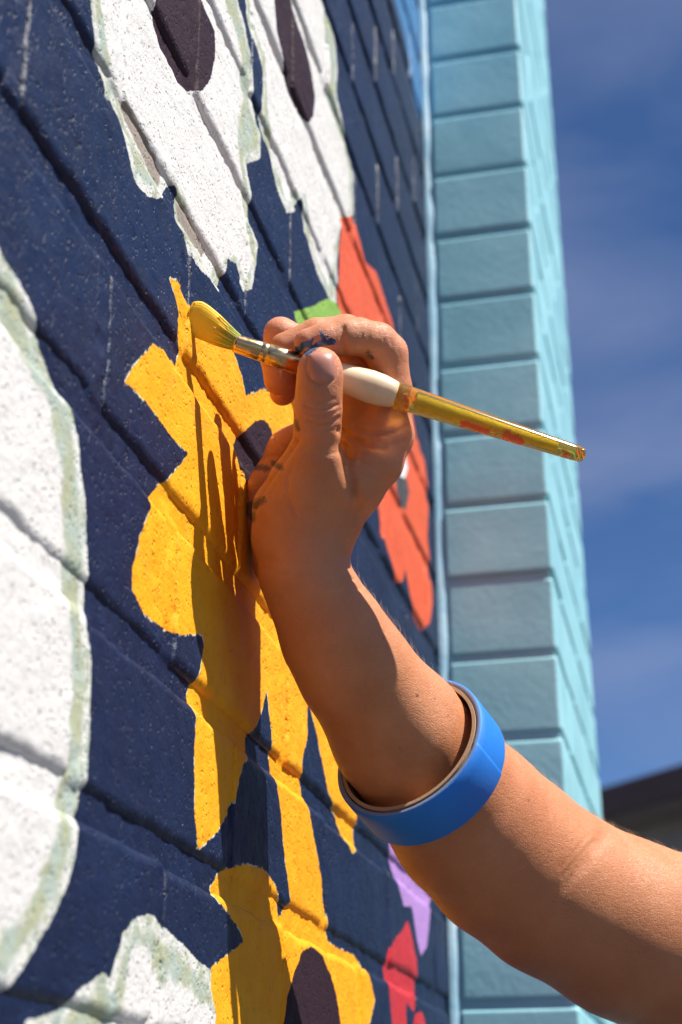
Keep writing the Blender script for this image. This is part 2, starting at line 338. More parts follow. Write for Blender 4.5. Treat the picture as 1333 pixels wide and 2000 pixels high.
for k in range(-19, 22):
    zb = Z0+k*CH-.0035+JT/2; zt = zb+CH-JT
    if zb < .02 or zt > 3.29: continue
    r = random.Random(k*7+1); ends = [.203, .406] if k % 2 else [.1015, .3045, .5075]
    edges = [0]+ends+[PL]
    for i in range(len(edges)-1):
        a = YC+edges[i]+(JT/2 if i else 0); b = YC+edges[i+1]-(JT/2 if i < len(edges)-2 else 0)
        if b-a < .02: continue
        j = [r.uniform(-.0012, .0012) for _ in range(5)]
        V, F = rounded_block(.010+j[3], PW+j[0]*.6, a+j[1]*(.7), b, zb-.0022+j[2]*.5, zt+.0022+j[4]*.5, .0042, abs(k*9+i)+1)
        bo_ = child('brick', V, F, M_TEAL, pil); wm = bo_.modifiers.new('WeightedNormal', 'WEIGHTED_NORMAL'); wm.mode = 'FACE_AREA'; wm.weight = 80
# painted bead in the inner corner
n = 500; zz = np.linspace(.0, 3.3, n); V = []; F = []
for i, z in enumerate(zz):
    rr = .0062+.0016*vnoise(np.array([z*30]), np.array([.5]), 5)[0]
    for a in range(7):
        th = a/6*math.pi/2; V.append((.001+rr*1.35*math.cos(th)*1.0, YC+.004-rr*.75*math.sin(th)*1.0, z))
for i in range(n-1):
    for a in range(6):
        p = i*7+a; F.append((p, p+1, p+8, p+7))
child('corner_bead', V, F, M_BEAD, pil)

# ------------------------------------------------------------------ the arm: one continuous surface from a distance field
MM = .001
def C_(px, py, d, r): return (at(px, py, d), r*MM)
def chain(*pts): P = [C_(*p) for p in pts]; return [(P[i][0], P[i+1][0], P[i][1], P[i+1][1]) for i in range(len(P)-1)]
palm = []
palm += chain((740,850,.808,10.5),(738,795,.810,10),(742,745,.810,9)); palm += chain((706,858,.812,11),(700,800,.814,10.5),(700,760,.814,9))
palm += chain((592,1120,.792,23.2),(655,1245,.796,27.3),(692,1305,.802,29.4),(781,1432,.817,36.0),(850,1520,.832,40.2),(921,1603,.850,44.6),(990,1670,.862,46.8),(1078,1737,.868,47.0),(1221,1812,.876,50.0),(1345,1860,.882,53.8),(1540,1925,.90,58),(1800,2010,.93,62))
palm += chain((602,1120,.814,22.0),(665,1245,.822,25.5),(745,1375,.835,30))
palm += chain((766,852,.799,10.8),(742,905,.796,11.2),(700,958,.795,11.9),(652,1028,.796,12.6),(612,1100,.80,18))
palm += chain((742,842,.806,10.2),(690,930,.807,12),(630,1050,.808,15))
palm += chain((712,850,.832,10.2),(662,940,.830,12.5),(612,1060,.826,16))
palm += chain((678,868,.852,10),(638,950,.850,13),(590,1070,.840,17))
palm += chain((645,825,.858,10),(568,880,.861,12),(541,955,.861,15.5),(540,1010,.859,16.8),(566,1090,.846,19.5),(606,1150,.832,22))
PALMK = 6*MM
thenar = chain((612,900,.784,12.0),(583,945,.789,14.6),(560,995,.793,17.0),(566,1050,.796,19.0),(585,1100,.80,19.5))
web = chain((640,935,.784,10.5),(690,948,.788,9.5),(735,905,.790,8.0))
thumb = chain((590,1055,.794,19.5),(612,960,.786,15.5),(617,890,.780,13.0),(621,835,.775,11.7),(622,800,.772,11.9),(624,765,.7705,11.4),(626,735,.7700,11.2),(626,721,.7700,11.1))
index = chain((766,850,.800,10.8),(767,760,.8035,10.3),(757,690,.802,10.7),(738,669,.799,10.4),(700,657,.793,9.6),(676,658,.790,9.6),(635,664,.7865,8.7),(604,670,.785,7.7))
middle = chain((742,842,.814,10.2),(705,740,.816,9.8),(676,652,.813,10.1),(618,655,.807,8.9),(556,678,.803,7.6))
ring = chain((712,850,.832,10),(690,770,.834,9.3),(632,690,.833,9.6),(549,652,.830,8.8),(541,700,.828,8.4),(545,744,.827,7.9))
pinky = chain((678,868,.852,9.5),(662,790,.853,8.6),(620,715,.852,8.6),(580,718,.848,8.0),(553,767,.845,7.3))
def base_of(ch): return ch[0][0]
GROUPS = [(palm, PALMK, None, 0), (thenar, 3*MM, None, 3.2*MM), (thumb, 2.5*MM, at(600,1000,.79), 12*MM), (web, 3*MM, None, 7*MM),
          (index, 2.2*MM, base_of(index), 6*MM), (middle, 2.2*MM, base_of(middle), 6*MM), (ring, 2.2*MM, base_of(ring), 6*MM), (pinky, 2.2*MM, base_of(pinky), 6*MM)]
BASER = {2: (.026, .052), 4: (.010, .030), 5: (.010, .030), 6: (.010, .030), 7: (.010, .030)}
def cone(P, s):
    a, b, ra, rb = s; e = b-a; w = P-a; t = np.clip((w@e)/(e@e), 0, 1); q = w-t[:, None]*e
    return np.sqrt(np.einsum('ij,ij->i', q, q))-(ra+(rb-ra)*t)
def smin(a, b, k):
    h = np.clip(.5+.5*(b-a)/k, 0, 1); return b*(1-h)+a*h-k*h*(1-h)
def field(P, groups):
    D = None
    for gi, segs, k, base, kb in groups:
        d = None
        for s in segs:
            c = cone(P, s); d = c if d is None else smin(d, c, k)
        if D is None: D = d
        else:
            kk = kb if base is None else None
            if kk is None:
                r0, r1 = BASER[gi]; u = np.clip((np.linalg.norm(P-base, axis=1)-r0)/(r1-r0), 0, 1); u = u*u*(3-2*u); kk = kb*(1-u)+.5*MM*u
            D = smin(D, d, kk)
    return D
def arm_surface(vox):
    segs_all = [s for g in GROUPS for s in g[0]]
    B = 8; bs = B*vox; M = 6
    pts = np.array([p for s in segs_all for p in (s[0], s[1])]); lo = pts.min(0)-.08; hi = pts.max(0)+.08
    nb = np.ceil((hi-lo)/bs).astype(int)
    blocks, vals = [], []
    g = np.arange(B+1); GX, GY, GZ = np.meshgrid(g, g, g, indexing='ij'); loc = np.stack([GX, GY, GZ], -1).reshape(-1, 3)*vox
    for mx in range(0, nb[0], M):
        for my in range(0, nb[1], M):
            for mz in range(0, nb[2], M):
                c = lo+(np.array([mx, my, mz])+M/2)*bs; R = M*bs*.5*1.75
                gr = []
                for gi, (segs, k, base, kb) in enumerate(GROUPS):
                    keep = [s for s in segs if cone(c[None], s)[0] < R+.012]
                    if keep: gr.append((gi, keep, k, base, kb))
                if not gr: continue
                I = np.array([(x, y, z) for x in range(mx, mx+M) for y in range(my, my+M) for z in range(mz, mz+M)])
                dc = field(lo+(I+.5)*bs, gr); I = I[np.abs(dc) < bs*.95+.004]
                if not len(I): continue
                P = (lo+I*bs)[:, None, :]+loc[None]; v = field(P.reshape(-1, 3), gr).reshape(len(I), B+1, B+1, B+1)
                blocks.append(I); vals.append(v.astype(np.float32))
    I = np.concatenate(blocks); V = np.concatenate(vals)
    N = (nb+M+2)*B+2; S = V < 0
    c0 = S[:, :-1, :-1, :-1].astype(np.int8); cnt = np.zeros_like(c0)
    for dx in (0, 1):
        for dy in (0, 1):
            for dz in (0, 1): cnt += S[:, dx:B+dx, dy:B+dy, dz:B+dz]
    bi, i, j, k = np.nonzero((cnt > 0) & (cnt < 8))
    key = lambda X, Y, Z: (X.astype(np.int64)*N[1]+Y)*N[2]+Z
    gx, gy, gz = I[bi, 0]*B+i, I[bi, 1]*B+j, I[bi, 2]*B+k
    K = key(gx, gy, gz)
    acc = np.zeros((len(bi), 3)); num = np.zeros(len(bi))
    cor = [(0, 0, 0), (1, 0, 0), (0, 1, 0), (1, 1, 0), (0, 0, 1), (1, 0, 1), (0, 1, 1), (1, 1, 1)]
    for a in cor:
        for ax in range(3):
            if a[ax]: continue
            b = list(a); b[ax] = 1
            va = V[bi, i+a[0], j+a[1], k+a[2]]; vb = V[bi, i+b[0], j+b[1], k+b[2]]; x = (va < 0) != (vb < 0)
            t = np.where(x, va/np.where(x, va-vb, 1), 0); p = np.array(a, float)[None].repeat(len(bi), 0); p[:, ax] += t
            acc += p*x[:, None]; num += x
    P = lo+(np.stack([gx, gy, gz], 1)+acc/num[:, None])*vox
    order = np.argsort(K); Ks = K[order]; P = P[order]
    Fs = []
    for ax in range(3):
        d = [0, 0, 0]; d[ax] = 1
        a = S[:, :B, :B, :B]; b = S[:, d[0]:B+d[0], d[1]:B+d[1], d[2]:B+d[2]]
        q = np.nonzero(a != b); sg = a[q]; G = [I[q[0], m]*B+q[m+1] for m in range(3)]
        o1, o2 = [m for m in range(3) if m != ax]
        if ax == 1: o1, o2 = o2, o1
        quad = []
        for s1, s2 in ((-1, -1), (0, -1), (0, 0), (-1, 0)):
            H_ = [x.copy() for x in G]; H_[o1] += s1; H_[o2] += s2; kk = key(*H_); ix = np.searchsorted(Ks, kk); ix = np.clip(ix, 0, len(Ks)-1)
            quad.append(np.where(Ks[ix] == kk, ix, -1))
        Q = np.stack(quad, 1); ok = (Q >= 0).all(1); Q = Q[ok]; sg = sg[ok]; Q[~sg] = Q[~sg][:, ::-1]; Fs.append(Q)
    return P, np.concatenate(Fs)
VOX = .00105
AV, AF = arm_surface(VOX)
def normals(V, F):
    n = np.cross(V[F[:, 2]]-V[F[:, 0]], V[F[:, 3]]-V[F[:, 1]]); N = np.zeros_like(V)
    for c in range(4):
        for m in range(3): N[:, m] += np.bincount(F[:, c], n[:, m], len(V))
    return N/np.maximum(np.linalg.norm(N, axis=1, keepdims=True), 1e-12)
def relax(V, F, it):
    E = np.concatenate([F[:, [0, 1]], F[:, [1, 2]], F[:, [2, 3]], F[:, [3, 0]]]); E = np.concatenate([E, E[:, ::-1]])
    cnt = np.bincount(E[:, 0], minlength=len(V))[:, None]
    for s in range(it):
        A = np.stack([np.bincount(E[:, 0], V[E[:, 1], m], len(V)) for m in range(3)], 1)/np.maximum(cnt, 1)
        V = V+(A-V)*(.55 if s % 2 == 0 else -.5)
    return V
AV = relax(AV, AF, 6)
# the tape roll holds the soft forearm in: nothing of the arm passes through the cardboard core
RC = at(798, 1456, .810); rax = (cR*-.61+cU*.79)*.85-cF*.52; rax /= np.linalg.norm(rax); TW = .027
q_ = AV-RC; t_ = q_@rax; w_ = q_-t_[:, None]*rax; r_ = np.linalg.norm(w_, axis=1)
out_ = np.maximum(np.maximum(-TW-.001-t_, t_-.001), 0); lim = .0384+out_*.9+.25*np.maximum(out_-.01, 0); near = (t_ > -.085) & (t_ < .05) & (r_ < .09)
h_ = np.clip(.5+.5*(lim-r_)/.003, 0, 1); nr = lim*(1-h_)+r_*h_-.003*h_*(1-h_)
AV = np.where(near[:, None], RC+t_[:, None]*rax+w_*(nr/np.maximum(r_, 1e-9))[:, None], AV)
# anatomical relief: strokes drawn over the side turned to the camera and pressed into (or raised out of) the skin
def stroke_dist(px, py, pts):
    d = np.full(len(px), 1e9)
    for (ax, ay), (bx, by) in zip(pts[:-1], pts[1:]):
        ex, ey = bx-ax, by-ay; t = np.clip(((px-ax)*ex+(py-ay)*ey)/max(ex*ex+ey*ey, 1e-9), 0, 1)
        d = np.minimum(d, np.hypot(px-ax-t*ex, py-ay-t*ey))
    return d
N_ = normals(AV, AF); PX, PY, PD = project(AV)
view = AV-CAM; view /= np.linalg.norm(view, axis=1, keepdims=True); FACE = np.clip(-(view*N_).sum(1)*2.5, 0, 1)
def sculpt(pts, width, depth, dmin=0, dmax=9):
    global AV
    d = stroke_dist(PX, PY, pts); w = np.exp(-(d/width)**2)*FACE*((PD > dmin) & (PD < dmax))
    AV = AV-N_*(w*depth*MM)[:, None]
for pts, w, dep, dm in (
  (((597,793),(612,800),(635,800),(662,790)),3.2,.8,.785),(((599,806),(620,814),(645,812),(664,802)),3,.7,.785),
  (((603,822),(625,831),(648,827),(663,814)),3.4,.9,.785),(((604,782),(630,784),(655,778)),3,.28,.785),(((608,838),(630,843),(652,838)),3,.22,.785),
  (((592,812),(600,825)),2.5,.3,.785),(((612,770),(640,768)),2.5,.2,.785),
  (((667,842),(690,860),(722,868),(752,876)),7,2.0,.83),(((672,872),(680,905),(690,940),(692,965)),8,2.6,.83),
  (((673,640),(671,662),(675,690)),5,.6,.80),(((716,636),(722,670)),3,.2,.80),(((748,640),(752,664)),3,.25,.80),(((758,642),(766,670)),3,.25,.80),(((738,636),(741,656)),2.5,.2,.80),
  (((580,862),(558,893),(532,930),(510,962),(494,1002)),5,1.8,.90),(((576,900),(562,935),(563,965),(580,1010)),3.5,.6,.83),(((538,930),(545,975),(562,1012)),3.5,.25,.83),
  (((640,1150),(665,1148),(692,1132)),4,.5,.80),(((648,1172),(676,1168),(704,1150)),4,.35,.80),
  (((1182,1632),(1150,1672),(1118,1712),(1080,1755),(1052,1792)),15,.9,.9),(((1165,1640),(1135,1668),(1100,1712)),4,.3,.9),(((1150,1630),(1128,1660),(1095,1695)),4,.25,.9),
  (((1130,1715),(1092,1760),(1058,1806)),14,-.25,.9),
  (((735,860),(760,872),(790,862)),5,.4,.82),(((700,820),(740,828),(780,815)),5,.35,.82)):
    sculpt(pts, w, dep, 0, dm)
sculpt([(630+31.5*math.cos(a), 716+35*math.sin(a)) for a in np.linspace(-.5, math.pi+.5, 24)], 2.6, .8, 0, .785)
for q in range(26):
    x0, y0 = 600+rng.uniform(0, 55), rng.uniform(765, 850); l = rng.uniform(6, 20); sculpt(((x0, y0), (x0+l, y0+rng.uniform(-4, 3))), 1.8, .22, 0, .785)
for q in range(20):
    x0, y0 = rng.uniform(690, 790), rng.uniform(628, 700); l = rng.uniform(5, 16); sculpt(((x0, y0), (x0+rng.uniform(-3, 3), y0+l)), 1.8, .2, 0, .81)
for pts, w, dep, dm in ((((672,640),(668,660),(676,692)),4,.6,.80),(((700,835),(735,850),(770,846),(795,832)),5,.9,.83),(((712,905),(735,912),(752,905)),4,.5,.82),
   (((700,925),(722,932),(742,925)),3.5,.4,.82),(((590,880),(640,888),(668,880)),3,.25,.80),(((560,1030),(600,1048),(650,1040)),4,.25,.82),(((520,1090),(580,1105),(650,1098)),5,.35,.84),
   (((512,1110),(580,1128),(655,1122)),4,.3,.84),(((535,850),(548,870),(566,878)),4,.7,.9),(((505,900),(530,890),(556,893)),3,.45,.9),(((523,700),(530,716),(548,720)),3,.5,.86),(((533,760),(560,764)),4,.5,.86)):
    sculpt(pts, w, dep, 0, dm)
# broad forms: tendon of the thumb, web hollow, muscle of the forearm
sculpt(((655,900),(668,960),(665,1010),(645,1070)), 16, -1.3, 0, .80)
sculpt(((700,985),(672,1040)), 14, 1.2, 0, .82)
sculpt(((745,1280),(820,1380),(860,1450)), 40, -1.2, 0, .84)
# marks on the skin kept as point attributes (pixels of distance to the mark)
def mark(items, dmax):
    d = np.full(len(PX), 60.0)
    for pts, r in items: d = np.minimum(d, stroke_dist(PX, PY, pts)-r)
    return np.where((FACE > 0.02) & (PD < dmax), d, 60.0)
a_blue = mark([(((582,684),(590,678),(606,672)),7),(((600,690),(625,671),(650,668)),6),(((628,650),(636,664)),3.5),(((640,655),(650,668)),3),(((612,662),(604,672)),2.5)], .795)
a_smudge = mark([(((494,912),(524,915)),5.5),(((535,905),(550,914)),5),(((482,990),(500,985),(512,975)),7.5),(((486,1000),(494,1012)),7),(((578,824),(583,838)),4),(((720,688),(726,698)),4)], .87)
a_mole = mark([(((813,1359),(813.5,1359)),3.2),(((848,1366),(848.5,1366)),2.2),(((985,1531),(985.5,1531)),1.8),(((1034,1563),(1034.5,1563)),2.4),(((976,1593),(976.5,1593)),1.8),(((748,1247),(748.5,1247)),1.6),(((875,1398),(875.5,1398)),2),(((782,1460),(782.5,1460)),1.6),(((838,1392),(838.5,1392)),1.5),(((1118,1708),(1118.5,1709)),2)], .95)
KN = [(at(757,690,.802),.016),(at(676,652,.805),.014),(at(622,800,.772),.015),(at(604,670,.7845),.014),(at(626,721,.77),.015),(at(549,652,.830),.018),(at(545,744,.827),.014),(at(553,767,.845),.013),(at(775,850,.79),.016)]
a_red = np.zeros(len(AV))
for c, r in KN: a_red = np.maximum(a_red, np.exp(-(np.linalg.norm(AV-c, axis=1)/r)**2))

def skin_material():
    t = NT('skin'); n = t.noise(38, 5, .6); n2 = t.noise(9, 3)
    c = t.mix(t.rng(n, .3, .72), (.46, .165, .060), (.61, .26, .115)); c = t.mix(t.math('MULTIPLY', t.rng(n2, .35, .7), .55), c, (.60, .215, .095))
    c = t.mix(t.math('MULTIPLY', t.attr('red'), .55), c, (.70, .26, .165))
    fr = t.voro(210); c = t.mix(t.math('MULTIPLY', t.rng(fr, .10, .05), .35), c, (.32, .11, .05))
    w = t.math('MULTIPLY', t.math('SUBTRACT', t.noise(420, 3, .7), .5), 14)
    c = t.mix(t.math('MULTIPLY', t.rng(t.math('ADD', t.attr('smudge'), w), -2, 3, 1, 0), .78), c, (.045, .05, .05))
    c = t.mix(t.rng(t.attr('mole'), -.6, 1.2, .75, 0), c, (.20, .055, .03))
    wb = t.math('MULTIPLY', t.math('SUBTRACT', t.noise(330, 3, .7), .5), 15)
    bl = t.rng(t.math('ADD', t.attr('blue'), wb), -.6, .8, 1, 0); c = t.mix(bl, c, t.mix(t.rng(t.noise(240, 2), .4, .6), (.012, .035, .12), (.10, .20, .34)))
    cells = t.voro(1150, feature='DISTANCE_TO_EDGE'); b = t.bump(t.rng(cells, 0, .12), .00016, .55); cell2 = t.voro(360, t.scaled(t.pos(), (1, 1, 1.6)), feature='DISTANCE_TO_EDGE'); b = t.bump(t.rng(cell2, 0, .10), .0003, .28, b)
    st = t.noise(240, 3, .6, t.scaled(t.pos(), (1, 1, 2.2)), .6); b = t.bump(st, .0008, .3, b); b = t.bump(t.noise(75, 3), .0015, .22, b)
    ro = t.math('ADD', t.rng(t.noise(300, 2), .3, .7, .38, .52), t.math('MULTIPLY', bl, -.12))
    t.set(Base_Color=c, Roughness=ro, Normal=b)
    t.b.inputs['Subsurface Weight'].default_value = .32; t.b.inputs['Subsurface Radius'].default_value = (1, .32, .14); t.b.inputs['Subsurface Scale'].default_value = .0055
    t.b.inputs['Specular IOR Level'].default_value = .42
    return t.m
M_SKIN = skin_material()
person = empty('person', at(1345, 1860, .878))
tag(person, 'bare tanned right arm reaching up to the wall and pinching the paintbrush', 'person')
body = mesh_obj('body', AV-np.array(person.location), AF, M_SKIN, person, attrs={'blue': a_blue, 'smudge': a_smudge, 'mole': a_mole, 'red': a_red})
# fine pale hair along the forearm
Nf = normals(AV, AF); cand = np.nonzero((PY > 1120) & (PY < 1760) & (PX > 520) & (FACE > -1))[0]; pick = rng.choice(cand, 1500, replace=False)
armdir = at(960, 1640, .855)-at(600, 1130, .80); armdir /= np.linalg.norm(armdir); HV, HF = [], []
for q in pick:
    p = AV[q]; tt = (p-RC)@rax
    if -TW-.004 < tt < .004: continue
    nn = Nf[q]; d = -armdir*.3+np.cross(nn, armdir)*rng.uniform(.2, .9)+rng.normal(size=3)*.2; d -= nn*(d@nn); d /= np.linalg.norm(d); L = rng.uniform(.004, .009)
    s_ = np.cross(nn, d); b0 = len(HV)
    for i, f in enumerate((0, .35, .7, 1.0)):
        c = p+d*L*f+nn*(L*(.55*f-.30*f*f)); r = .00005*(1-.75*f)
        for m in range(3): g = m*2.094; HV.append(c+(s_*math.cos(g)+np.cross(d, s_)*math.sin(g))*r)
    for i in range(3):
        for m in range(3): x = b0+i*3+m; y = b0+i*3+(m+1) % 3; HF.append((x, y, y+3, x+3))
thm = NT('arm_hair'); thm.set(Base_Color=(.62, .40, .22), Roughness=.4)
mesh_obj('arm_hair', np.array(HV)-np.array(person.location), HF, thm.m, person)['kind'] = 'stuff'
# fingernails laid on the finger surface
tree = BVHTree.FromPolygons([tuple(v) for v in AV], [tuple(int(i) for i in f) for f in AF])
def nail(outline_fn, nu, nv, lift, mat, thick=.0005):
    V = []; ok = True
    for i in range(nu+1):
        for j in range(nv+1):
            u, v = i/nu*2-1, j/nv*2-1; x, y = outline_fn(u, v)
            d = Vector(at(x, y, 1.0)-CAM).normalized(); hit = tree.ray_cast(Vector(CAM), d)
            if hit[0] is None: return None
            e = max(abs(u), abs(v)); l = lift*(1-.9*max(0, e-.55)/.45)-(.0008 if e > .999 else 0)
            V.append(np.array(hit[0]+hit[1]*(l if True else 0)))
    V = np.array(V); G = V.reshape(nu+1, nv+1, 3)
    for _ in range(3):                                        # nails are smoother than the skin under them
        S = G.copy(); S[1:-1, 1:-1] = (G[:-2, 1:-1]+G[2:, 1:-1]+G[1:-1, :-2]+G[1:-1, 2:])/4; G = S
    V = G.reshape(-1, 3); idx = np.arange(len(V)).reshape(nu+1, nv+1)
    F = np.stack([idx[:-1, :-1].ravel(), idx[:-1, 1:].ravel(), idx[1:, 1:].ravel(), idx[1:, :-1].ravel()], 1)
    return mesh_obj('fingernail', V-np.array(person.location), F, mat, person)
def nail_mat():
    t = NT('fingernail'); n = t.noise(60, 2, .5, t.scaled(t.pos(), (3, 1, .6)))
    c = t.mix(n, (.44, .17, .115), (.54, .24, .175)); t.set(Base_Color=c, Roughness=.42, Normal=t.bump(t.noise(500, 2, .5, t.scaled(t.pos(), (2, 2, .2))), .0001, .5))
    t.b.inputs['Subsurface Weight'].default_value = .25; t.b.inputs['Subsurface Radius'].default_value = (1, .4, .2); t.b.inputs['Subsurface Scale'].default_value = .003
    t.b.inputs['Coat Weight'].default_value = .05; t.b.inputs['Coat Roughness'].default_value = .15
    return t.m
M_NAIL = nail_mat()
def thumb_nail(u, v):
    uu = u*math.sqrt(max(0, 1-.30*v*v if v > 0 else 1-.12*v*v)); vv = v*math.sqrt(1-.28*u*u)
    return 630+uu*29.5+1.5*vv, 716+vv*32.5
nail(thumb_nail, 24, 24, .0009, M_NAIL)
# paler free edge of the thumbnail
# ------------------------------------------------------------------ paintbrush
A0 = at(463, 671, .785); A1 = at(1139, 889, .792); AX = (A1-A0)/np.linalg.norm(A1-A0); LEN = np.linalg.norm(A1-A0)
def frame(ax):
    s = -cF-ax*(-cF@ax); s /= np.linalg.norm(s); return s, np.cross(ax, s)
def lathe(org, ax, prof, seg=48, cap=True, wob=None):
    s, u = frame(ax); V = []; F = []
    for i, (t, r) in enumerate(prof):
        for k in range(seg):
            a = k/seg*2*math.pi; V.append(org+ax*t+(s*math.cos(a)+u*math.sin(a))*r)
    for i in range(len(prof)-1):
        for k in range(seg):
            a = i*seg+k; b = i*seg+(k+1) % seg; F.append((a, b, b+seg, a+seg))
    if cap:
        V.append(org+ax*prof[0][0]); V.append(org+ax*prof[-1][0]); n = len(V)
        for k in range(seg):
            F.append((n-2, (k+1) % seg, k)); m = (len(prof)-1)*seg; F.append((n-1, m+k, m+(k+1) % seg))
    return np.array(V), F
def along(px):   # distance along the brush axis for an image column
    lo_, hi_ = 0.0, LEN
    for _ in range(40):
        m = (lo_+hi_)/2
        if project(A0+AX*m)[0] < px: lo_ = m
        else: hi_ = m
    return lo_
brush = empty('paintbrush', A0); tag(brush, 'round paintbrush with gold ferrule, cream grip and clear amber handle held against the yellow paint', 'paintbrush')
tf, tg, th_ = along(592), along(773), along(1131)
def gold():
    t = NT('brass_ferrule'); n = t.noise(60, 4, .6, t.scaled(t.pos(), (1, 1, 1)))
    t.set(Base_Color=t.mix(t.rng(n, .4, .65), (.72, .50, .27), (.60, .38, .17)), Metallic=1.0, Roughness=t.rng(t.noise(200, 3), .35, .7, .16, .34), Normal=t.bump(t.noise(120, 3), .0006, .25)); return t.m
pf = [(-.0012, .0043), (-.0010, .0047), (.0004, .0048), (.006, .0049), (.0125, .0051), (.0130, .00485), (.0136, .0051), (.0160, .0052), (.0165, .00495), (.0171, .0053), (.022, .0054), (tf, .0058)]
V, F = lathe(A0, AX, pf, 64); child('ferrule', V, F, gold(), brush, closed=True)
def cream():
    t = NT('cream_grip'); t.set(Base_Color=t.mix(t.rng(t.noise(70, 4), .45, .7), (.80, .62, .40), (.74, .55, .33)), Roughness=.38, Normal=t.bump(t.noise(260, 3), .0003, .3))
    t.b.inputs['Subsurface Weight'].default_value = .5; t.b.inputs['Subsurface Scale'].default_value = .006; t.b.inputs['Subsurface Radius'].default_value = (1, .8, .5); return t.m
gl = tg-tf; pg = [(tf-.0005, .0052), (tf, .0061), (tf+gl*.12, .0063), (tf+gl*.35, .0071), (tf+gl*.55, .0080), (tf+gl*.72, .0086), (tf+gl*.85, .0083), (tf+gl*.96, .0073), (tg, .0068), (tg+.0003, .006)]
V, F = lathe(A0, AX, pg, 64); child('grip', V, F, cream(), brush, closed=True)
def acrylic():
    t = NT('amber_acrylic'); sm = t.rng(t.math('ADD', t.attr('smear'), t.math('MULTIPLY', t.math('SUBTRACT', t.noise(330, 5, .75), .5), 26)), -1.5, 1.0, 1, 0)
    c = t.mix(sm, (1.0, .66, .10), (.80, .13, .02)); tr = t.math('SUBTRACT', .88, t.math('MULTIPLY', sm, .84))
    t.set(Base_Color=c, Roughness=t.rng(sm, 0, 1, .10, .5), Transmission_Weight=tr, IOR=1.46, Normal=t.bump(sm, .0003, .5)); return t.m
M_AC = acrylic()
hl = th_-tg; ph = [(tg+.0004, .0062), (tg+.0008, .0069)]+[(tg+hl*x, .0069-(.0069-.0042)*x) for x in np.linspace(.02, .98, 60)]+[(th_-.0003, .0040), (th_, .0036)]
V, F = lathe(A0, AX, ph, 64); qx, qy, qd = project(V); sm_ = np.full(len(V), 60.)
for pts, r in ((((792,772),(795,792)),5),(((905,828),(925,832),(950,842)),7),(((968,838),(970,842)),4),(((990,848),(1018,862)),8),(((1100,880),(1112,888)),3)): sm_ = np.minimum(sm_, stroke_dist(qx, qy, pts)-r)
child('handle', V, F, M_AC, brush, closed=True, attrs={'smear': sm_})
def core_mat():
    t = NT('amber_core'); t.set(Base_Color=t.mix(t.noise(60, 3, .5), (.80, .74, .05), (.70, .72, .06)), Roughness=.4, Transmission_Weight=.15, IOR=1.3); return t.m
V, F = lathe(A0, AX, [(tg+.0105, .0004), (tg+.011, .0030), (tg+hl*.5, .0024), (tg+hl*.88, .0018), (tg+hl*.885, .0004)], 24); child('handle_core', V, F, core_mat(), brush, closed=True)
V, F = lathe(A0, AX, [(th_+.0002, .0030), (th_+.0003, .0039), (th_+.0014, .0039), (th_+.0026, .0032), (th_+.0034, .0018), (th_+.0036, .0002)], 32); child('end_cap', V, F, M_AC, brush, closed=True, attrs={'smear': np.full(len(V), 60.)})
# bristles
def bristle_mat():
    t = NT('bristles'); a = t.attr('along'); streak = t.attr('streak')
    wet = t.rng(t.math('ADD', a, t.math('MULTIPLY', streak, .06)),   .18, .30)
    dry = t.mix(t.rng(streak, -.6, .6), (.34, .40, .03), (.60, .56, .10)); c = t.mix(wet, dry, t.mix(t.noise(90, 3), (.97, .62, .04), (.95, .52, .02)))
    t.set(Base_Color=c, Roughness=.5, Normal=t.bump(t.noise(400, 3), .0003, .4)); t.b.inputs['Specular IOR Level'].default_value = .2; return t.m
bc = [(470,672,.785,15,14),(452,663,.785,21,14),(432,651,.785,27,13),(412,638,.7848,33,12),(395,628,.7842,36.5,10),(381,621,.7832,38,8),(371,619,.7822,37,6.5),(366,619,.7812,35,6)]
cen = np.array([at(x, y, d) for x, y, d, _, _ in bc]); hw = np.array([b[3]*.93 for b in bc])/3.8*MM; ht = np.array([b[4] for b in bc])/3.8*MM
def bspine(t):
    f = t*(len(bc)-1); i = min(int(f), len(bc)-2); u = f-i; return cen[i]*(1-u)+cen[i+1]*u, hw[i]*(1-u)+hw[i+1]*u, ht[i]*(1-u)+ht[i+1]*u
tan = cen[-1]-cen[0]; tan /= np.linalg.norm(tan); bd = cF-tan*(cF@tan); bd /= np.linalg.norm(bd); bw = np.cross(tan, bd); bw *= np.sign(bw@cU)
V, F, al, stv = [], [], [], []; SEG, NS = 220, 40; gro = rng.normal(size=SEG); gro2 = np.convolve(np.tile(gro, 3), np.ones(5)/5, 'same')[SEG:2*SEG]
for i in range(NS+1):
    t = i/NS; c, w, h = bspine(t)
    for k in range(SEG):
        a = k/SEG*2*math.pi; s_ = 1+.018*gro2[k]*min(1, t*3)*(1.6-t)+.005*gro[k]*min(1, t*3); x, y = math.cos(a), math.sin(a)
        V.append(c+bw*(w*x*s_)+bd*(h*y*s_)+tan*(.0003*gro[k]*(t > .97))); al.append(t); stv.append(gro2[k]*1.6)
for i in range(NS):
    for k in range(SEG): a = i*SEG+k; b = i*SEG+(k+1) % SEG; F.append((a, a+SEG, b+SEG, b))
V.append(cen[-1]); al.append(1); stv.append(0); n = len(V)-1
for k in range(SEG): F.append((n, NS*SEG+(k+1) % SEG, NS*SEG+k))
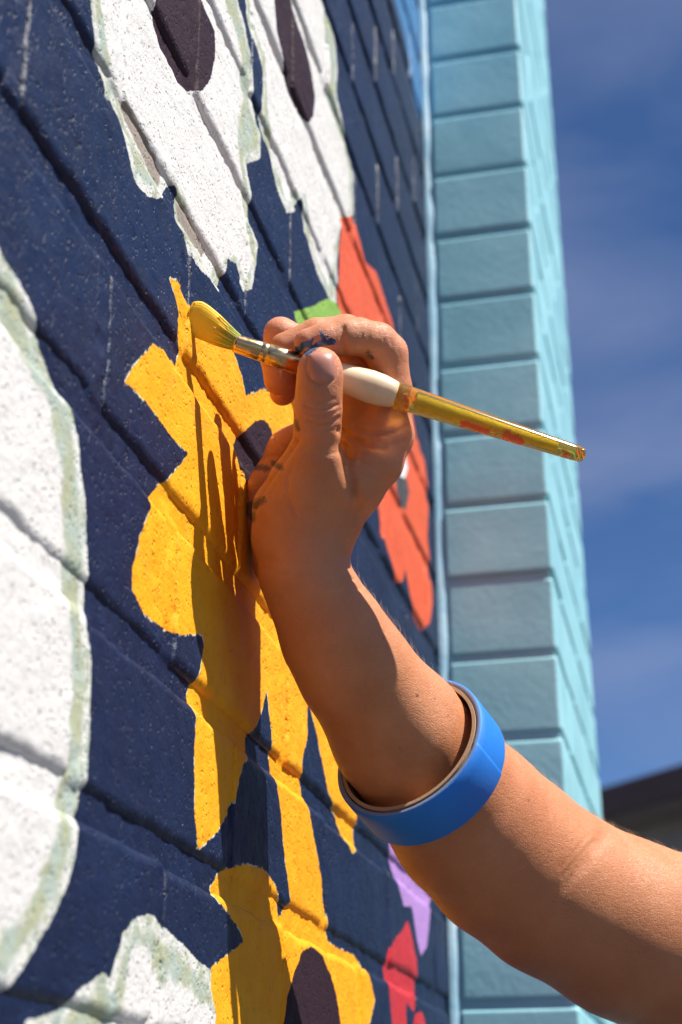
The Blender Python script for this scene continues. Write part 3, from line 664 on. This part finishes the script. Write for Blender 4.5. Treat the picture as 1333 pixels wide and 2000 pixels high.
for q in range(90):                                       # separate hairs lying on the tuft
    a = rng.uniform(0, 2*math.pi); off = rng.uniform(1.0, 1.05); t1 = rng.uniform(.2, .42); t0 = rng.uniform(0, .1); r = .00016; st = rng.normal(); base = len(V); kk = 12
    for i in range(kk+1):
        t = t0+(t1-t0)*i/kk; c, w, h = bspine(t); sp = off+.04*math.sin(i*.7+q)*t; p = c+bw*w*math.cos(a)*sp+bd*h*math.sin(a)*sp
        for m in range(3): g = m*2.094; V.append(p+(bw*math.cos(g)+bd*math.sin(g))*r); al.append(t); stv.append(st)
    for i in range(kk):
        for m in range(3): x = base+i*3+m; y = base+i*3+(m+1) % 3; F.append((x, x+3, y+3, y))
bo = child('bristles', np.array(V), F, bristle_mat(), brush, closed=True, attrs={'along': al, 'streak': stv}); bo['kind'] = 'stuff'

# ------------------------------------------------------------------ tape roll on the forearm
roll = empty('tape_roll', RC); tag(roll, 'roll of blue painter tape worn like a bangle around the forearm', 'tape roll')
def ringmesh(prof, seg=320, spiral=0.0):
    s, u = frame(rax); V, F = [], []; m = len(prof)
    for k in range(seg):
        a = k/seg*2*math.pi; ov = (1+.010*math.cos(2*a+.6))*(1+spiral*(((a-.75)/(2*math.pi)) % 1.0))
        for (t, r) in prof: V.append(RC+rax*t+(s*math.cos(a)+u*math.sin(a))*r*ov)
    for k in range(seg):
        for i in range(m): a = k*m+i; b = k*m+(i+1) % m; c = ((k+1) % seg)*m; F.append((a, b, c+(i+1) % m, c+i))
    return np.array(V), F
def tapem():
    t = NT('blue_tape'); n = t.noise(25, 4); t.set(Base_Color=t.mix(t.rng(n, .4, .65), (.008, .17, .62), (.012, .20, .70)), Roughness=.62, Normal=t.bump(t.noise(500, 3), .0002, .5)); return t.m
def tapee():
    t = NT('tape_edge'); t.set(Base_Color=t.mix(t.noise(500, 2), (.12, .18, .33), (.22, .26, .38)), Roughness=.6, Normal=t.bump(t.noise(900, 2), .0002, .6)); return t.m
def corem():
    t = NT('cardboard_core'); t.set(Base_Color=t.mix(t.noise(120, 3), (.34, .20, .11), (.44, .29, .18)), Roughness=.8, Normal=t.bump(t.noise(700, 3), .0003, .5)); return t.m
ht_ = -TW
V, F = ringmesh([(-.0004, .0414), (0, .0417), (.0001, .0436), (-.0005, .0444), (-.006, .0446), (ht_+.0008, .0446), (ht_, .0438), (ht_, .0412)], spiral=.012)
o = child('tape', V, F, tapem(), roll, closed=True); o.data.materials.append(tapee())
for p in o.data.polygons:
    if p.index % 8 in (0, 1, 5, 6, 7): p.material_index = 1
V, F = ringmesh([(.0006, .0392), (.0006, .0411), (ht_-.0006, .0411), (ht_-.0006, .0392)]); child('core', V, F, corem(), roll, closed=True, smooth=False)

# ------------------------------------------------------------------ building beyond, ground
def plain(name, a, b, rough=.7, sc=4, bumpd=.01):
    t = NT(name); t.set(Base_Color=t.mix(t.rng(t.noise(sc, 5), .35, .65), a, b), Roughness=rough, Normal=t.bump(t.noise(sc*6, 4), bumpd, .4)); return t.m
g = 60; V = [(-g, -g, 0), (g, -g, 0), (g, 300, 0), (-g, 300, 0)]
tag(mesh_obj('ground', V, [(0, 1, 2, 3)], plain('asphalt', (.050, .049, .047), (.075, .073, .070), .85, 1.5), None, smooth=False), kind='structure')
ZT = 4.6
def hit_h(px, py, z):
    d = cF + cR*(px-667)/FPX - cU*(py-1000)/FPX; return CAM+d*((z-H)/d[2])
E0, E1 = hit_h(1170, 1541, ZT), hit_h(1333, 1492, ZT); bdir = E1-E0; L0 = np.linalg.norm(bdir); ang = math.atan2(bdir[1], bdir[0])
bl = empty('building', (E0[0], E0[1], 0)); tag(bl, 'low building with a dark brown eave beyond the end of the wall', 'building')
ca, sa = math.cos(ang), math.sin(ang)
if -bdir[0]*sa*0+1*ca < 0: pass
def bpart(name, x0, x1, y0, y1, z0, z1, mat):
    V, F = box(x0, x1, y0, y1, z0, z1); o = mesh_obj(name, V, F, mat, bl, smooth=False); return o
M_BR = plain('brown_fascia', (.085, .032, .024), (.10, .042, .03), .6); M_GR = plain('grey_stucco', (.30, .26, .24), (.36, .32, .30), .85)
fd = np.linalg.norm(E0-CAM)/FPX*55*1.0
bpart('fascia', -3, 14, 0, .05, ZT-fd, ZT, M_BR)
bpart('roof', -3, 14, .052, 7, ZT-.12, ZT-.01, M_BR)
bpart('soffit', -2.98, 13.98, .06, 6.9, ZT-fd+.02, ZT-fd+.06, M_GR)
bpart('wall', -2.6, 13.6, .7, 6.6, 0, ZT-fd+.018, M_GR)
for k in range(5):
    w = bpart('window', -1.5+3*k, -.1+3*k, .66, .69, 1.1, 2.5, M_BR)
bl.rotation_euler = (0, 0, ang)
